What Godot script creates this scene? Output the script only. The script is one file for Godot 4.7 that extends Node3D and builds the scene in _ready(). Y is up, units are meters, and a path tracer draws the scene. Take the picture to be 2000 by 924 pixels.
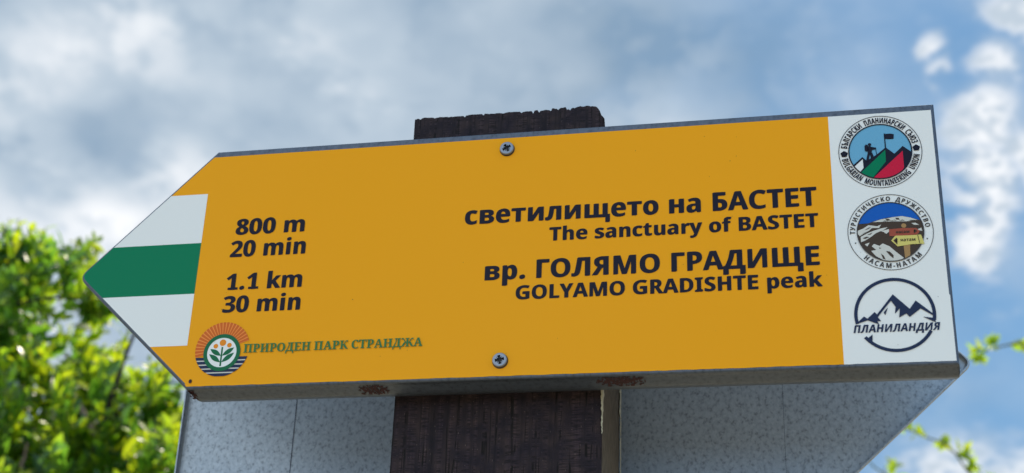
extends Node3D
# A trail sign on a weathered post, seen from below against a cloudy spring sky.
# Local frame of the sign: x along it, y up from its lower edge, z = 0 its printed face; BASE lifts it to its height above the ground.

const BASE := Vector3(0, 1.92, 0)
const W := 0.555
const TIP := 0.1017
const TIPY := 0.0957
const H := 0.2
var droid := SystemFont.new()
var sans := FontVariation.new()
var serif := SystemFont.new()
var rng := RandomNumberGenerator.new()
var sun_dir := Vector3.UP
var M := {}

# ------------------------------------------------------------------ helpers
func lin(r: float, g: float, b: float) -> Color:          # a linear base colour as the sRGB value that materials want
	return Color(r, g, b).linear_to_srgb()

func mat(r: float, g: float, b: float, rough := 0.6, metal := 0.0, spec := 0.5) -> StandardMaterial3D:
	var m := StandardMaterial3D.new()
	m.albedo_color = lin(r, g, b)
	m.roughness = rough
	m.metallic = metal
	m.metallic_specular = spec
	m.cull_mode = BaseMaterial3D.CULL_DISABLED
	return m

func new_st() -> SurfaceTool:
	var st := SurfaceTool.new()
	st.begin(Mesh.PRIMITIVE_TRIANGLES)
	return st

func tri(st: SurfaceTool, a: Vector3, b: Vector3, c: Vector3, na: Vector3, nb := Vector3.ZERO, nc := Vector3.ZERO, ua := Vector2.ZERO, ub := Vector2.ZERO, uc := Vector2.ZERO) -> void:
	if nb == Vector3.ZERO: nb = na
	if nc == Vector3.ZERO: nc = na
	var flip := (b - a).cross(c - a).dot(na + nb + nc) > 0.0   # front faces run clockwise
	for k in ([0, 2, 1] if flip else [0, 1, 2]):
		st.set_normal([na, nb, nc][k])
		st.set_uv([ua, ub, uc][k])
		st.add_vertex([a, b, c][k])

func quad(st: SurfaceTool, a: Vector3, b: Vector3, c: Vector3, d: Vector3, na: Vector3, nb := Vector3.ZERO, nc := Vector3.ZERO, nd := Vector3.ZERO) -> void:
	if nb == Vector3.ZERO: nb = na
	if nc == Vector3.ZERO: nc = na
	if nd == Vector3.ZERO: nd = na
	tri(st, a, b, c, na, nb, nc)
	tri(st, a, c, d, na, nc, nd)

func commit(st: SurfaceTool, called: String, m: Material, parent: Node) -> MeshInstance3D:
	var o := MeshInstance3D.new()
	o.name = called
	o.mesh = st.commit()
	o.material_override = null
	for i in o.mesh.get_surface_count():
		o.set_surface_override_material(i, m)
	parent.add_child(o, true)
	return o

func thing(called: String, label: String, category: String, at: Vector3, group := "") -> Node3D:
	var o := Node3D.new()
	o.name = called
	o.position = at
	o.set_meta("label", label)
	o.set_meta("category", category)
	if group: o.set_meta("group", group)
	add_child(o, true)
	return o

func flat(st: SurfaceTool, pts: PackedVector2Array, z: float) -> void:   # a printed area
	var idx := Geometry2D.triangulate_polygon(pts)
	for i in range(0, idx.size(), 3):
		tri(st, Vector3(pts[idx[i]].x, pts[idx[i]].y, z), Vector3(pts[idx[i + 1]].x, pts[idx[i + 1]].y, z), Vector3(pts[idx[i + 2]].x, pts[idx[i + 2]].y, z), Vector3.BACK)

func disc(c: Vector2, r: float, n := 72, ry := -1.0) -> PackedVector2Array:
	var p := PackedVector2Array()
	for i in n:
		p.append(c + Vector2(cos(TAU * i / n) * r, sin(TAU * i / n) * (r if ry < 0.0 else ry)))
	return p

func ring(st: SurfaceTool, c: Vector2, r0: float, r1: float, z: float, a0 := 0.0, a1 := TAU, n := 96) -> void:
	for i in n:
		var a := lerpf(a0, a1, float(i) / n)
		var b := lerpf(a0, a1, float(i + 1) / n)
		var p := func(ang: float, r: float) -> Vector3: return Vector3(c.x + cos(ang) * r, c.y + sin(ang) * r, z)
		quad(st, p.call(a, r0), p.call(a, r1), p.call(b, r1), p.call(b, r0), Vector3.BACK)

func text_into(st: SurfaceTool, s: String, font: Font, to: Transform3D, bold := 0.012) -> void:   # 1 unit = 1 em, baseline at y = 0, starting at x = 0; heavier strokes by a second pass
	if bold > 0.0:
		text_into(st, s, font, Transform3D(to.basis, to * Vector3(-bold, -bold * 0.4, 0)), 0.0)
		text_into(st, s, font, Transform3D(to.basis, to * Vector3(bold, bold * 0.4, 0) + Vector3(0, 0, 0.00003)), 0.0)
		return
	var tm := TextMesh.new()
	tm.font = font
	tm.font_size = 100
	tm.pixel_size = 0.01
	tm.depth = 0.0
	tm.curve_step = 0.6
	tm.text = s
	var a := tm.get_mesh_arrays()
	if a.is_empty() or a[0] == null: return
	var width := font.get_string_size(s, 0, -1, 100).x / 100.0
	var v: PackedVector3Array = a[Mesh.ARRAY_VERTEX]
	var idx: PackedInt32Array = a[Mesh.ARRAY_INDEX] if a[Mesh.ARRAY_INDEX] != null else PackedInt32Array(range(v.size()))
	for i in range(0, idx.size() - 2, 3):
		var q := []
		for k in 3:
			q.append(to * (v[idx[i + k]] + Vector3(width / 2.0, 0.345, 0)))
		tri(st, q[0], q[1], q[2], Vector3.BACK)

func text_bounds(s: String, font: Font) -> Vector2:        # ink from .. to, in em
	var tm := TextMesh.new()
	tm.font = font
	tm.font_size = 100
	tm.pixel_size = 0.01
	tm.depth = 0.0
	tm.text = s
	var bb := tm.get_aabb()
	var half := font.get_string_size(s, 0, -1, 100).x / 200.0
	return Vector2(bb.position.x + half, bb.end.x + half)

func line_of_text(parent: Node, s: String, font: Font, x0: float, x1: float, base: float, cap: float, z: float, m: Material, feet := "") -> MeshInstance3D:
	var bo := text_bounds(s, font)
	var sx := (x1 - x0) / (bo.y - bo.x)
	var sy := cap / 0.714
	var st := new_st()
	var at := Vector3(x0 - bo.x * sx, base, z)
	text_into(st, s, font, Transform3D(Basis(Vector3(sx, 0, 0), Vector3(0, sy, 0), Vector3(0, 0, 1)), at), 0.016 if font == sans else 0.008)
	for i in s.length():                                      # the wide slab foot of the figure 1
		if feet.contains(s[i]):
			var left := font.get_string_size(s.substr(0, i), 0, -1, 100).x / 100.0 if i > 0 else 0.0
			var b1 := text_bounds(s[i], font)
			var mid := left + b1.y - 0.075
			flat(st, PackedVector2Array([Vector2(at.x + (mid - 0.21) * sx, base), Vector2(at.x + (mid + 0.2) * sx, base), Vector2(at.x + (mid + 0.2) * sx, base + 0.105 * sy), Vector2(at.x + (mid - 0.21) * sx, base + 0.105 * sy)]), z + 0.00006)
	return commit(st, "lettering", m, parent)

func arc_text(st: SurfaceTool, s: String, font: Font, c: Vector2, r: float, from_deg: float, to_deg: float, cap: float, z: float, stretch := 1.0) -> void:
	# from > to: over the top, letters pointing outward; from < to: along the bottom, letters pointing inward
	var total := 0.0
	for ch in s: total += font.get_string_size(ch, 0, -1, 100).x / 100.0
	var a := deg_to_rad(from_deg)
	var span := deg_to_rad(to_deg - from_deg)
	var top := span < 0.0
	var sy := cap / 0.714
	var sx := absf(span) * (r + (cap * 0.4 if top else -cap * 0.4)) / total * stretch
	for ch in s:
		var adv := font.get_string_size(ch, 0, -1, 100).x / 100.0
		var mid := a + span * adv / total / 2.0
		a += span * adv / total
		if ch == " ": continue
		var up := Vector2(cos(mid), sin(mid)) * (1.0 if top else -1.0)
		var right := Vector2(up.y, -up.x)
		var o := c + Vector2(cos(mid), sin(mid)) * r - right * adv * sx / 2.0
		text_into(st, ch, font, Transform3D(Basis(Vector3(right.x, right.y, 0) * sx, Vector3(up.x, up.y, 0) * sy, Vector3(0, 0, 1)), Vector3(o.x, o.y, z)))

func tube(st: SurfaceTool, pts: Array, r0: float, r1: float, sides := 7) -> void:
	var rings := []
	for i in pts.size():
		var d: Vector3 = (pts[mini(i + 1, pts.size() - 1)] - pts[maxi(i - 1, 0)]).normalized()
		var u := d.cross(Vector3(0.31, 0.2, 0.93)).normalized()
		var v := d.cross(u)
		var r := lerpf(r0, r1, float(i) / (pts.size() - 1))
		var row := []
		for k in sides:
			var n := u * cos(TAU * k / sides) + v * sin(TAU * k / sides)
			row.append([pts[i] + n * r, n])
		rings.append(row)
	for i in pts.size() - 1:
		for k in sides:
			var a = rings[i][k]
			var b = rings[i][(k + 1) % sides]
			var c = rings[i + 1][(k + 1) % sides]
			var d = rings[i + 1][k]
			quad(st, a[0], b[0], c[0], d[0], a[1], b[1], c[1], d[1])

func wobbly(pts: Array, steps: int, amount: float) -> Array:   # a smooth, slightly crooked line through the points
	var cv := Curve3D.new()
	for i in pts.size():
		var t: Vector3 = (pts[mini(i + 1, pts.size() - 1)] - pts[maxi(i - 1, 0)]) / 6.0
		cv.add_point(pts[i], -t, t)
	var out := []
	for i in steps + 1:
		out.append(cv.sample_baked(cv.get_baked_length() * i / steps) + Vector3(rng.randf_range(-1, 1), rng.randf_range(-1, 1), rng.randf_range(-1, 1)) * amount * (0.0 if i == 0 else 1.0))
	return out

func noise(kind: int, freq: float, octaves: int, s: int) -> FastNoiseLite:
	var n := FastNoiseLite.new()
	n.noise_type = kind
	n.frequency = freq
	n.seed = s
	n.fractal_type = FastNoiseLite.FRACTAL_FBM if octaves > 1 else FastNoiseLite.FRACTAL_NONE
	n.fractal_octaves = octaves
	return n

# ------------------------------------------------------------------ sky
func gauss(az: float, el: float, a: float, e: float, ra: float, re: float) -> float:
	var x := (az - a) / ra
	var y := (el - e) / re
	return exp(-(x * x + y * y))

var n_big: FastNoiseLite
var n_mid: FastNoiseLite
var n_fine: FastNoiseLite

func srgb(r: float, g: float, b: float) -> Vector3:
	var c := Color(r / 255.0, g / 255.0, b / 255.0).srgb_to_linear()
	return Vector3(c.r, c.g, c.b)

func sky_color(d: Vector3, blue_hi: Vector3, blue_lo: Vector3, dark: Vector3, mid: Vector3, white: Vector3) -> Vector3:
	var az := rad_to_deg(atan2(d.x, -d.z))
	var el := rad_to_deg(asin(clampf(d.y, -1.0, 1.0)))
	# the clouds lie in a layer: their pattern shrinks towards the horizon
	var k := 1.0 / (maxf(d.y, 0.0) + 0.35)
	var p := Vector3(d.x * k, d.z * k, 0.0) * 100.0
	var big := n_big.get_noise_3dv(p)
	var med := n_mid.get_noise_3dv(p)
	var fine := n_fine.get_noise_3dv(p)
	var puff := absf(n_mid.get_noise_3dv(p * 0.55 + Vector3(40, 9, 3) + Vector3(fine, med, fine) * 1.2))      # rounded cloud edges
	var t := 0.31 + med * 0.30 + fine * 0.10 + big * 0.15 + (puff - 0.16) * 0.72
	var view := smoothstep(62.0, 36.0, absf(az + 12.0)) * smoothstep(58.0, 42.0, el)
	var cover_view := clampf(smoothstep(10.0, -16.0, az + med * 7.0) * 0.78 + 0.22 + smoothstep(22.0, 34.0, el) * 0.16 + med * 0.14 + (puff - 0.16) * 0.45, 0.0, 1.0)
	var cover_else := smoothstep(-0.25, 0.30, big + med * 0.3)
	var cover := lerpf(cover_else, cover_view, view)
	# the heaps of cloud that the photograph shows
	var g := 0.0
	g += 0.44 * gauss(az, el, -31.6, 22.0, 3.0, 2.2) + 0.35 * gauss(az, el, -29.6, 23.0, 2.0, 1.3)
	g += 0.34 * gauss(az, el, -33.5, 30.0, 3.2, 2.2) + 0.30 * gauss(az, el, -29.6, 31.0, 1.8, 1.4)
	g += 0.26 * gauss(az, el, -27.4, 27.0, 2.2, 2.0) + 0.18 * gauss(az, el, -26.8, 25.0, 2.0, 1.4)
	g += 0.14 * gauss(az, el, -20.5, 28.8, 2.6, 1.2) + 0.10 * gauss(az, el, -31.0, 17.5, 4.0, 2.0)
	g -= 0.16 * gauss(az, el, -30.6, 26.6, 2.2, 1.6) + 0.18 * gauss(az, el, -23.5, 32.0, 3.0, 1.8) + 0.10 * gauss(az, el, -24.0, 27.5, 1.6, 3.0)
	t = clampf(t + g + fine * 0.25 * clampf(g, 0.0, 0.6), 0.0, 1.0)
	# the white heap at the right and its small outriders
	var wx := az + med * 1.2 + fine * 0.5
	var wy := el + fine * 0.5 + med * 0.8
	var heap := 0.0
	heap = maxf(heap, 1.00 * gauss(wx, wy, 8.4, 28.2, 1.7, 1.5))
	heap = maxf(heap, 1.00 * gauss(wx, wy, 7.9, 26.0, 1.7, 2.4))
	heap = maxf(heap, 0.95 * gauss(wx, wy, 7.7, 23.8, 1.1, 1.7))
	heap = maxf(heap, 0.85 * gauss(wx, wy, 10.2, 26.6, 1.5, 1.6))
	heap = maxf(heap, 0.80 * gauss(wx, wy, 8.9, 30.2, 1.4, 1.1))
	heap = maxf(heap, 0.90 * gauss(wx, wy, 10.6, 32.2, 1.8, 1.1))
	heap = maxf(heap, 0.75 * gauss(wx, wy, 6.3, 31.2, 0.6, 0.6))
	heap = maxf(heap, 0.65 * gauss(wx, wy, 6.4, 30.2, 0.6, 0.5))
	heap = maxf(heap, 0.90 * gauss(wx, wy, 8.4, 13.6, 3.4, 2.2))
	heap = maxf(heap, 0.65 * gauss(wx, wy, 5.6, 15.2, 2.4, 1.4))
	heap = maxf(heap, 0.8 * gauss(wx, wy, 8.0 - (wy - 26.0) * 0.05, 26.2, 1.2, 3.6))
	var raw := heap
	heap = smoothstep(0.14, 0.90, heap + fine * 0.46 + med * 0.2)
	var halo := smoothstep(0.05, 0.7, raw + med * 0.3) * 0.42               # thin cloud round the heap
	var crest := clampf(1.0 - absf(fine + med * 0.4) * 2.2, 0.0, 1.0)      # sunlit rims inside the heap
	var blue := blue_lo.lerp(blue_hi, smoothstep(5.0, 60.0, el))
	var cloud := dark.lerp(mid, clampf(t * 2.0, 0.0, 1.0)).lerp(white, clampf(t * 2.0 - 1.0, 0.0, 1.0))
	var c := blue.lerp(cloud, cover)
	c = c.lerp(mid, halo)
	c = c.lerp(mid.lerp(white, clampf(0.10 + pow(crest, 1.5) * 1.0, 0.0, 1.0)), heap * 0.94)
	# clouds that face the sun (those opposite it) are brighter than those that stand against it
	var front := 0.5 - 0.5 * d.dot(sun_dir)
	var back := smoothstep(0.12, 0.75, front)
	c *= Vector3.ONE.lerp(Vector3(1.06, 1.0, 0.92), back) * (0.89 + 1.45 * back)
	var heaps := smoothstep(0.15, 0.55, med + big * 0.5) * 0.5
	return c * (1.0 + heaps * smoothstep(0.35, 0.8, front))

func make_sky() -> ImageTexture:
	n_big = noise(FastNoiseLite.TYPE_SIMPLEX_SMOOTH, 0.007, 3, 5)
	n_mid = noise(FastNoiseLite.TYPE_SIMPLEX_SMOOTH, 0.055, 4, 11)
	n_fine = noise(FastNoiseLite.TYPE_SIMPLEX_SMOOTH, 0.30, 6, 23)
	var c := [srgb(92, 144, 200), srgb(120, 168, 212), srgb(130, 156, 181), srgb(182, 197, 211), srgb(243, 245, 248)]
	var fill := func(im: Image, w: int, h: int, x0: int, y0: int) -> void:
		for y in im.get_height():
			var e := PI * (0.5 - (y0 + y + 0.5) / h)
			for x in im.get_width():
				var a := TAU * (x0 + x + 0.5) / w
				var v: Vector3
				if e < -0.05:
					v = Vector3(0.16, 0.16, 0.11)
				else:
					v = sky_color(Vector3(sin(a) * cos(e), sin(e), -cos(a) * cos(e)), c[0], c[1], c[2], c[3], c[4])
				im.set_pixel(x, y, Color(v.x, v.y, v.z))
	var small := Image.create(512, 256, false, Image.FORMAT_RGBF)
	fill.call(small, 512, 256, 0, 0)
	small.resize(4096, 2048, Image.INTERPOLATE_BILINEAR)
	for part in [[3560, 536], [0, 424]]:                           # the part in view, finer; straight ahead is the seam of the panorama
		var near := Image.create(part[1], 500, false, Image.FORMAT_RGBF)
		fill.call(near, 4096, 2048, part[0], 512)
		small.blit_rect(near, Rect2i(0, 0, part[1], 500), Vector2i(part[0], 512))
	return ImageTexture.create_from_image(small)

# ------------------------------------------------------------------ textures
func noise_tex(n: FastNoiseLite, size: int, ramp: Array, normal := 0.0) -> NoiseTexture2D:
	var t := NoiseTexture2D.new()
	t.width = size
	t.height = size
	t.seamless = true
	t.noise = n
	if normal > 0.0:
		t.as_normal_map = true
		t.bump_strength = normal
	else:
		var g := Gradient.new()
		g.offsets = PackedFloat32Array(range(ramp.size()).map(func(i): return float(i) / (ramp.size() - 1)))
		g.colors = PackedColorArray(ramp)
		t.color_ramp = g
	return t

func bytes_of(n: FastNoiseLite, w: int, h: int, tw: int, th: int) -> PackedByteArray:   # noise, stretched
	var im := n.get_image(w, h, false, false, true)
	im.convert(Image.FORMAT_L8)
	im.resize(tw, th, Image.INTERPOLATE_CUBIC)
	return im.get_data()

func wood_textures() -> Array:
	var w := 512
	var h := 1024
	var grain := bytes_of(noise(FastNoiseLite.TYPE_SIMPLEX, 0.06, 4, 3), 512, 26, w, h)
	var cracks := bytes_of(noise(FastNoiseLite.TYPE_SIMPLEX, 0.035, 2, 8), 512, 18, w, h)
	var across := bytes_of(noise(FastNoiseLite.TYPE_SIMPLEX, 0.10, 3, 14), 40, 1024, w, h)
	var blot := bytes_of(noise(FastNoiseLite.TYPE_SIMPLEX, 0.03, 4, 31), 256, 512, w, h)
	var fleck := bytes_of(noise(FastNoiseLite.TYPE_SIMPLEX, 0.16, 2, 41), 512, 300, w, h)
	var col := PackedByteArray()
	var hei := PackedByteArray()
	col.resize(w * h * 3)
	hei.resize(w * h)
	for i in w * h:
		var c := clampf(1.0 - absf(cracks[i] / 255.0 - 0.5) * 17.0, 0.0, 1.0) * smoothstep(0.35, 0.62, blot[i] / 255.0)
		var x := clampf(1.0 - absf(across[i] / 255.0 - 0.5) * 7.0, 0.0, 1.0) * smoothstep(0.38, 0.6, grain[i] / 255.0)
		var g := grain[i] / 255.0
		var b := blot[i] / 255.0
		var f := smoothstep(0.90, 0.98, fleck[i] / 255.0)
		var v := (0.55 + 0.5 * g + 0.35 * (b - 0.5)) * (1.0 - 0.8 * c) * (1.0 - 0.55 * x)
		col[i * 3] = int(clampf(v * 54.0 + b * 6.0 + f * 62.0, 0, 255))
		col[i * 3 + 1] = int(clampf(v * 43.0 + b * 4.0 + f * 58.0, 0, 255))
		col[i * 3 + 2] = int(clampf(v * 47.0 + (1.0 - b) * 5.0 + f * 48.0, 0, 255))
		hei[i] = int(clampf((0.55 + 0.35 * (g - 0.5) + 0.1 * f) * 255.0 - c * 120.0 - x * 50.0, 0, 255))
	return [ImageTexture.create_from_image(Image.create_from_data(w, h, false, Image.FORMAT_RGB8, col)), ImageTexture.create_from_image(Image.create_from_data(w, h, false, Image.FORMAT_L8, hei))]

func make_materials() -> void:
	# galvanised steel: a fine spangle of lighter and darker zinc flakes
	var spangle := noise(FastNoiseLite.TYPE_CELLULAR, 0.12, 2, 7)
	spangle.cellular_return_type = FastNoiseLite.RETURN_CELL_VALUE
	spangle.cellular_jitter = 1.0
	spangle.domain_warp_enabled = true
	spangle.domain_warp_amplitude = 8.0
	var zt := noise_tex(spangle, 512, [Color(0.89, 0.90, 0.91), Color(0.96, 0.96, 0.97), Color(1.0, 1.0, 1.0)])
	var zr := noise_tex(noise(FastNoiseLite.TYPE_SIMPLEX, 0.02, 4, 9), 512, [Color(0.75, 0.75, 0.75), Color(1, 1, 1)])
	var z := mat(0.41, 0.475, 0.54, 0.44, 0.3)
	z.albedo_texture = zt
	z.roughness_texture = zr
	z.uv1_triplanar = true
	z.uv1_scale = Vector3(11, 9, 11)
	var zd := noise_tex(noise(FastNoiseLite.TYPE_SIMPLEX, 0.03, 5, 19), 512, [Color(0.66, 0.66, 0.66), Color(0.92, 0.92, 0.92), Color(0.96, 0.96, 0.96), Color(1, 1, 1)])
	z.detail_enabled = true
	z.detail_albedo = zd
	z.detail_blend_mode = BaseMaterial3D.BLEND_MODE_MUL
	z.uv2_triplanar = true
	z.uv2_scale = Vector3(9, 0.5, 9)          # faint streaks that run down the sheet
	M.zinc = z
	var zf: StandardMaterial3D = z.duplicate()          # the front tray: duller, dirtier metal
	zf.albedo_color = lin(0.105, 0.125, 0.160)
	zf.metallic = 0.45
	zf.roughness = 0.5
	M.tray = zf
	# the printed foil: glossy plastic with a slight orange-peel
	var peel := noise_tex(noise(FastNoiseLite.TYPE_SIMPLEX, 0.045, 3, 2), 512, [], 1.2)
	var foil := func(r: float, g: float, b: float) -> StandardMaterial3D:
		var m := mat(r, g, b, 0.22, 0.0, 0.20)
		m.normal_enabled = true
		m.normal_texture = peel
		m.normal_scale = 0.06
		m.uv1_triplanar = true
		m.uv1_scale = Vector3(10, 18, 10)
		return m
	M.orange = foil.call(0.84, 0.345, 0.006)
	M.white = foil.call(0.78, 0.77, 0.735)
	M.green = foil.call(0.0, 0.175, 0.078)
	M.ink = foil.call(0.012, 0.012, 0.024)
	M.ink_green = foil.call(0.05, 0.16, 0.055)
	M.ray = foil.call(0.62, 0.125, 0.02)
	M.ray_gap = foil.call(0.80, 0.27, 0.06)
	M.navy = foil.call(0.02, 0.03, 0.07)
	M.park_green = foil.call(0.012, 0.13, 0.055)
	M.berry = foil.call(0.75, 0.24, 0.02)
	M.sky_print = foil.call(0.14, 0.37, 0.54)
	M.red = foil.call(0.55, 0.012, 0.045)
	M.deep_blue = foil.call(0.01, 0.10, 0.42)
	M.brown = foil.call(0.062, 0.042, 0.030)
	M.snow = foil.call(0.60, 0.58, 0.52)
	M.board_red = foil.call(0.33, 0.075, 0.045)
	M.board_yellow = foil.call(0.62, 0.53, 0.15)
	M.tan = foil.call(0.36, 0.21, 0.085)
	M.ring_grey = foil.call(0.06, 0.055, 0.055)
	M.screw = mat(0.22, 0.24, 0.28, 0.4, 0.8)
	M.dark_hole = mat(0.012, 0.013, 0.016, 0.5, 0.3)
	M.rust = mat(0.065, 0.014, 0.016, 0.8)
	var rt := noise_tex(noise(FastNoiseLite.TYPE_SIMPLEX, 0.05, 4, 77), 256, [Color(0.4, 0.4, 0.4), Color(1, 1, 1)])
	M.rust.albedo_texture = rt
	M.rust.uv1_triplanar = true
	M.rust.uv1_scale = Vector3(25, 25, 25)
	var wt := wood_textures()
	var wood := StandardMaterial3D.new()
	wood.albedo_texture = wt[0]
	wood.roughness = 0.82
	wood.metallic_specular = 0.35
	wood.heightmap_enabled = true
	wood.heightmap_texture = wt[1]
	wood.heightmap_scale = 0.09
	wood.cull_mode = BaseMaterial3D.CULL_DISABLED
	M.wood = wood
	var side: StandardMaterial3D = wood.duplicate()
	side.albedo_color = Color(1, 1, 1)
	side.albedo_texture = noise_tex(noise(FastNoiseLite.TYPE_SIMPLEX, 0.05, 4, 15), 256, [lin(0.05, 0.038, 0.026), lin(0.15, 0.12, 0.085)])
	side.heightmap_enabled = false
	side.uv1_triplanar = true
	side.uv1_scale = Vector3(30, 5, 30)
	M.wood_side = side
	M.splinter = mat(0.42, 0.38, 0.27, 0.85)
	M.bark = mat(0.045, 0.034, 0.03, 0.9)
	M.bark.albedo_texture = noise_tex(noise(FastNoiseLite.TYPE_SIMPLEX, 0.04, 4, 51), 256, [Color(0.5, 0.5, 0.5), Color(1, 1, 1)])
	M.bark.uv1_triplanar = true
	M.bark.uv1_scale = Vector3(9, 2, 9)
	M.bark_pale = mat(0.24, 0.17, 0.14, 0.85)
	M.shoot = mat(0.10, 0.11, 0.03, 0.8)
	M.leaf = []
	for c in [[0.032, 0.058, 0.008, 0.60, 0.86, 0.02], [0.03, 0.056, 0.009, 0.52, 0.82, 0.03], [0.022, 0.045, 0.010, 0.20, 0.46, 0.03], [0.036, 0.058, 0.008, 0.74, 0.90, 0.02]]:
		var m := mat(c[0], c[1], c[2], 0.33, 0.0, 0.5)
		m.backlight_enabled = true
		var bl := Color(c[3], c[4], c[5])
		m.backlight = bl.linear_to_srgb()
		M.leaf.append(m)

# ------------------------------------------------------------------ sign
func outline() -> PackedVector2Array:   # counter-clockwise, with a rounded tip
	var p := PackedVector2Array([Vector2(0, 0), Vector2(W, 0), Vector2(W, H), Vector2(0, H)])
	var tip := Vector2(-TIP - 0.0025, TIPY)
	var a := (Vector2(0, H) - tip).normalized()
	var b := (Vector2(0, 0) - tip).normalized()
	var t := 0.0085
	for i in 9:
		var k := i / 8.0
		p.append((tip + a * t).lerp(tip, k).lerp(tip.lerp(tip + b * t, k), k))
	return p

func inset(p: PackedVector2Array, d: PackedFloat32Array) -> PackedVector2Array:   # each edge i (to i + 1) moved in by d[i]
	var out := PackedVector2Array()
	var n := p.size()
	for i in n:
		var e0 := (p[i] - p[(i + n - 1) % n]).normalized()
		var e1 := (p[(i + 1) % n] - p[i]).normalized()
		var n0 := Vector2(-e0.y, e0.x)
		var n1 := Vector2(-e1.y, e1.x)
		var d0 := d[(i + n - 1) % n]
		var d1 := d[i]
		var det := n0.x * n1.y - n0.y * n1.x
		if absf(det) < 0.02:
			out.append(p[i] + (n0 + n1).normalized() * (d0 + d1) / 2.0)
		else:
			out.append(p[i] + Vector2((d0 * n1.y - d1 * n0.y) / det, (n0.x * d1 - n1.x * d0) / det))
	return out

func profile() -> Array:   # [inset, z, outward part of the normal, forward part], from the printed face round the bend to the back edge
	var q := []
	for i in 7:
		var a := PI / 2.0 * i / 6.0
		q.append([0.003 * (1.0 - sin(a)), -0.0035 * (1.0 - cos(a)), sin(a), cos(a)])
	q.append([-0.0009, -0.0060, 0.966, 0.26])
	q.append([-0.0022, -0.0105, 0.96, 0.28])
	q.append([-0.0033, -0.0140, 0.98, 0.20])
	q.append([-0.0038, -0.0165, 1.0, 0.0])
	q.append([-0.0034, -0.0190, 0.97, -0.22])
	q.append([-0.0018, -0.0255, 0.97, -0.24])
	q.append([0.0004, -0.0330, 0.97, -0.24])
	return q

func tray_mesh(wall: float, deep: Array) -> SurfaceTool:   # deep: how far the lower, end, upper and arrow edges are folded back, as shares of the profile
	var p := outline()
	var n := p.size()
	var ki := PackedFloat32Array()
	var kb := PackedFloat32Array()
	for i in n:
		ki.append([0.45, 0.85, 0.55][i] if i < 3 else 0.8)
		kb.append([1.0, 0.15, 0.3][i] if i < 3 else 0.1)
	var en := []
	for i in n:
		var e := (p[(i + 1) % n] - p[i]).normalized()
		en.append(Vector2(e.y, -e.x))
	var at := func(q: Array, back: float) -> PackedVector2Array:
		var d := PackedFloat32Array()
		for i in n: d.append((q[0] * ki[i] if q[0] > 0.0 else q[0] * kb[i]) + back)
		return inset(p, d)
	var st := new_st()
	var pr := profile()
	var rings := []
	for q in pr: rings.append([at.call(q, 0.0), q[1], q[2], q[3]])
	for j in range(pr.size() - 1, -1, -1):                       # back up the inside of the sheet
		rings.append([at.call(pr[j], wall), minf(pr[j][1], -wall) if j > 0 else -wall, -pr[j][2], -pr[j][3]])
	for j in rings.size() - 1:
		var A: Array = rings[j]
		var B: Array = rings[j + 1]
		for i in n:
			var k := (i + 1) % n
			var nv := func(R: Array, v: int) -> Vector3:
				var o: Vector2 = en[i]
				var other: Vector2 = en[(i + n - 1) % n] if v == i else en[k]
				if o.dot(other) > 0.8: o = (o + other).normalized()
				return Vector3(o.x * R[2], o.y * R[2], R[3]).normalized()
			var dp: float = deep[mini(i, 3)]
			var P := func(R: Array, v: int) -> Vector3: return Vector3(R[0][v].x, R[0][v].y, R[1] if R[1] > -0.0036 else -0.0035 + (R[1] + 0.0035) * dp)
			if j == pr.size() - 1:
				quad(st, P.call(A, i), P.call(A, k), P.call(B, k), P.call(B, i), Vector3.FORWARD)
			else:
				quad(st, P.call(A, i), P.call(A, k), P.call(B, k), P.call(B, i), nv.call(A, i), nv.call(A, k), nv.call(B, k), nv.call(B, i))
	var f: PackedVector2Array = rings[0][0]
	flat(st, f, 0.0)
	var b: PackedVector2Array = rings[rings.size() - 1][0]
	var idx := Geometry2D.triangulate_polygon(b)
	for i in range(0, idx.size(), 3):
		tri(st, Vector3(b[idx[i]].x, b[idx[i]].y, -wall), Vector3(b[idx[i + 1]].x, b[idx[i + 1]].y, -wall), Vector3(b[idx[i + 2]].x, b[idx[i + 2]].y, -wall), Vector3.FORWARD)
	return st

func rect(x0: float, y0: float, x1: float, y1: float) -> PackedVector2Array:
	return PackedVector2Array([Vector2(x0, y0), Vector2(x1, y0), Vector2(x1, y1), Vector2(x0, y1)])

func pieces(a: PackedVector2Array, b: PackedVector2Array) -> PackedVector2Array:   # the biggest piece of a that lies in b
	var best := PackedVector2Array()
	for q in Geometry2D.intersect_polygons(a, b):
		if q.size() > 2 and (best.is_empty() or absf(area(q)) > absf(area(best))): best = q
	return best

func area(q: PackedVector2Array) -> float:
	var s := 0.0
	for i in q.size(): s += q[i].cross(q[(i + 1) % q.size()])
	return s / 2.0

func one(parent: Node, called: String, polys: Array, z: float, m: Material) -> MeshInstance3D:
	var st := new_st()
	for q in polys: flat(st, q, z)
	return commit(st, called, m, parent)

func pl(c: Vector2, r: float, v: Array) -> PackedVector2Array:   # a polygon in units of an emblem's radius, as [x, y, x, y ...]
	var p := PackedVector2Array()
	for i in range(0, v.size(), 2): p.append(c + Vector2(v[i], v[i + 1]) * r)
	return p

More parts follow.
